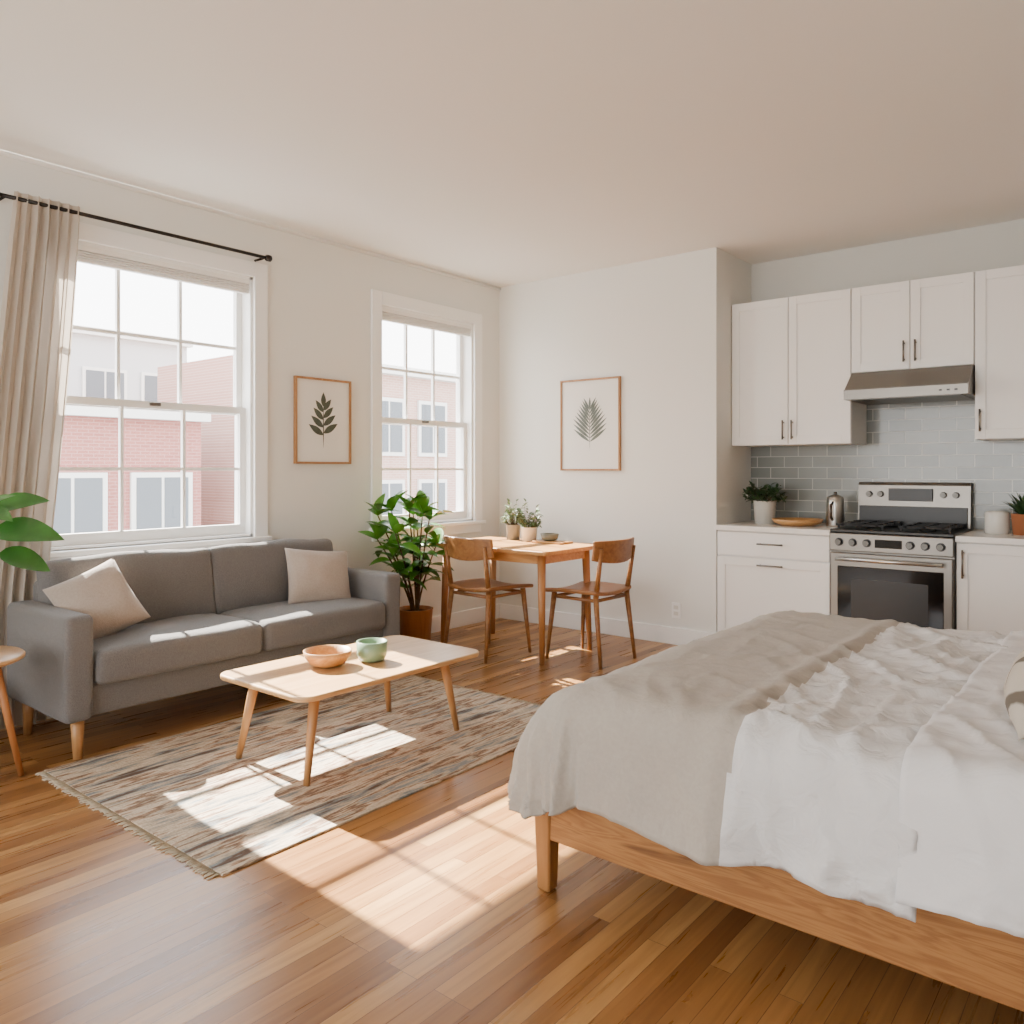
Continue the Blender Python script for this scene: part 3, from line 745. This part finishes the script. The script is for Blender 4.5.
pillow('bed_pillow',(.14,2.98,.80),.44,.66,.17,M['white'],180,42,0,seed=15)

# ---------------------------------------------------------------- outside
def building(name,x,y0,y1,z0,z1,m,cols,rows,zw0,dz,ww,wh,depth=5):
    P=empty(name,(x,(y0+y1)/2,0)); multibox('mass',[(x-depth,x,y0,y1,z0,z1)],m,P)
    multibox('cornice',[(x-.02,x+.3,y0-.1,y1+.1,z1-.15,z1+.12)],M['bstone'],P)
    tr=[];gl=[]
    for c in range(cols):
        yc=y0+(y1-y0)*(c+.5)/cols
        for r in range(rows):
            zc=zw0+dz*r
            tr.append((x,x+.08,yc-ww/2-.12,yc+ww/2+.12,zc-wh/2-.12,zc+wh/2+.12)); gl.append((x+.05,x+.10,yc-ww/2,yc-.04,zc-wh/2,zc+wh/2)); gl.append((x+.05,x+.10,yc+.04,yc+ww/2,zc-wh/2,zc+wh/2))
    multibox('window_trim',tr,M['bstone'],P); multibox('window_panes',gl,M['bglass'],P)
M['bstone']=mat('pale_stone',(200,198,193),.8)
M['bglass']=mat('far_window_glass',(98,102,106),.5,spec=.1)
M['bbrick']=brickmat('red_brick',(138,82,76),(148,92,84),(156,120,112),.24,.08,.01,.9,'YZ',.1)
M['bbrick2']=brickmat('pink_brick',(164,126,114),(172,136,124),(180,160,150),.24,.08,.01,.9,'YZ',.1)
M['bgrey']=mat('grey_render',(176,177,178),.9)
M['street']=mat('street_asphalt',(150,150,150),.9,var=.1,vscale=1)
building('brick_building',-19,-8,10.8,-6,2.6,M['bbrick'],9,2,-2.6,2.9,1.3,1.5)
building('grey_building',-30,-10,5,-6,5.6,M['bgrey'],6,3,-1.5,2.6,1.4,1.5)
building('stone_building',-31,6,17,-6,6.4,M['bgrey'],5,3,-1.0,2.6,1.4,1.5)
building('pink_brick_building',-19,12.2,26,-6,4.4,M['bbrick2'],7,3,-2.6,2.6,1.1,1.6)
multibox('street_ground',[(-60,XL-.3,-40,50,-6.2,-6)],M['street'])

# ---------------------------------------------------------------- light
sun=bpy.data.lights.new('sun','SUN'); sun.energy=66; sun.angle=math.radians(.6); sun.color=(1,.93,.82)
so=bpy.data.objects.new('sun',sun); COL.objects.link(so); so.rotation_euler=Vector((1.25,-.13,-1)).to_track_quat('-Z','Y').to_euler(); so.location=(-8,3,6)
wd=bpy.data.worlds.new('world'); S.world=wd; wd.use_nodes=True; nt=wd.node_tree; bg=nt.nodes['Background']
tc=nt.nodes.new('ShaderNodeTexCoord'); sp=nt.nodes.new('ShaderNodeSeparateXYZ'); r=nt.nodes.new('ShaderNodeValToRGB')
r.color_ramp.elements[0].position=0; r.color_ramp.elements[0].color=(1,.98,.95,1); r.color_ramp.elements[1].position=.8; r.color_ramp.elements[1].color=(.80,.89,1,1)
nt.links.new(tc.outputs['Generated'],sp.inputs[0]); nt.links.new(sp.outputs['Z'],r.inputs[0]); nt.links.new(r.outputs[0],bg.inputs[0]); bg.inputs[1].default_value=11.0
def portal(name,loc,rot,sx,sy):
    l=bpy.data.lights.new(name,'AREA'); l.shape='RECTANGLE'; l.size=sx; l.size_y=sy; l.cycles.is_portal=True
    o=bpy.data.objects.new(name,l); COL.objects.link(o); o.location=loc; o.rotation_euler=rot
portal('sky_portal',(XL-.2,2.185,1.615),(0,math.radians(-90),0),1.57,1.17)
portal('sky_portal',(XL-.2,4.28,1.615),(0,math.radians(-90),0),1.57,.98)
portal('sky_portal',((RX0+RX1)/2,YR-.17,(RZ0+RZ1)/2),(math.radians(90),0,0),RX1-RX0,RZ1-RZ0)

# ---------------------------------------------------------------- camera
cam=bpy.data.cameras.new('camera'); co=bpy.data.objects.new('camera',cam); COL.objects.link(co)
cam.sensor_width=36; cam.lens=798/1024*36; cam.shift_y=-(512-470)/1024; cam.clip_start=.05; cam.clip_end=300
co.location=(0,0,H); co.rotation_euler=(math.radians(90),0,math.radians(39.1))
S.camera=co
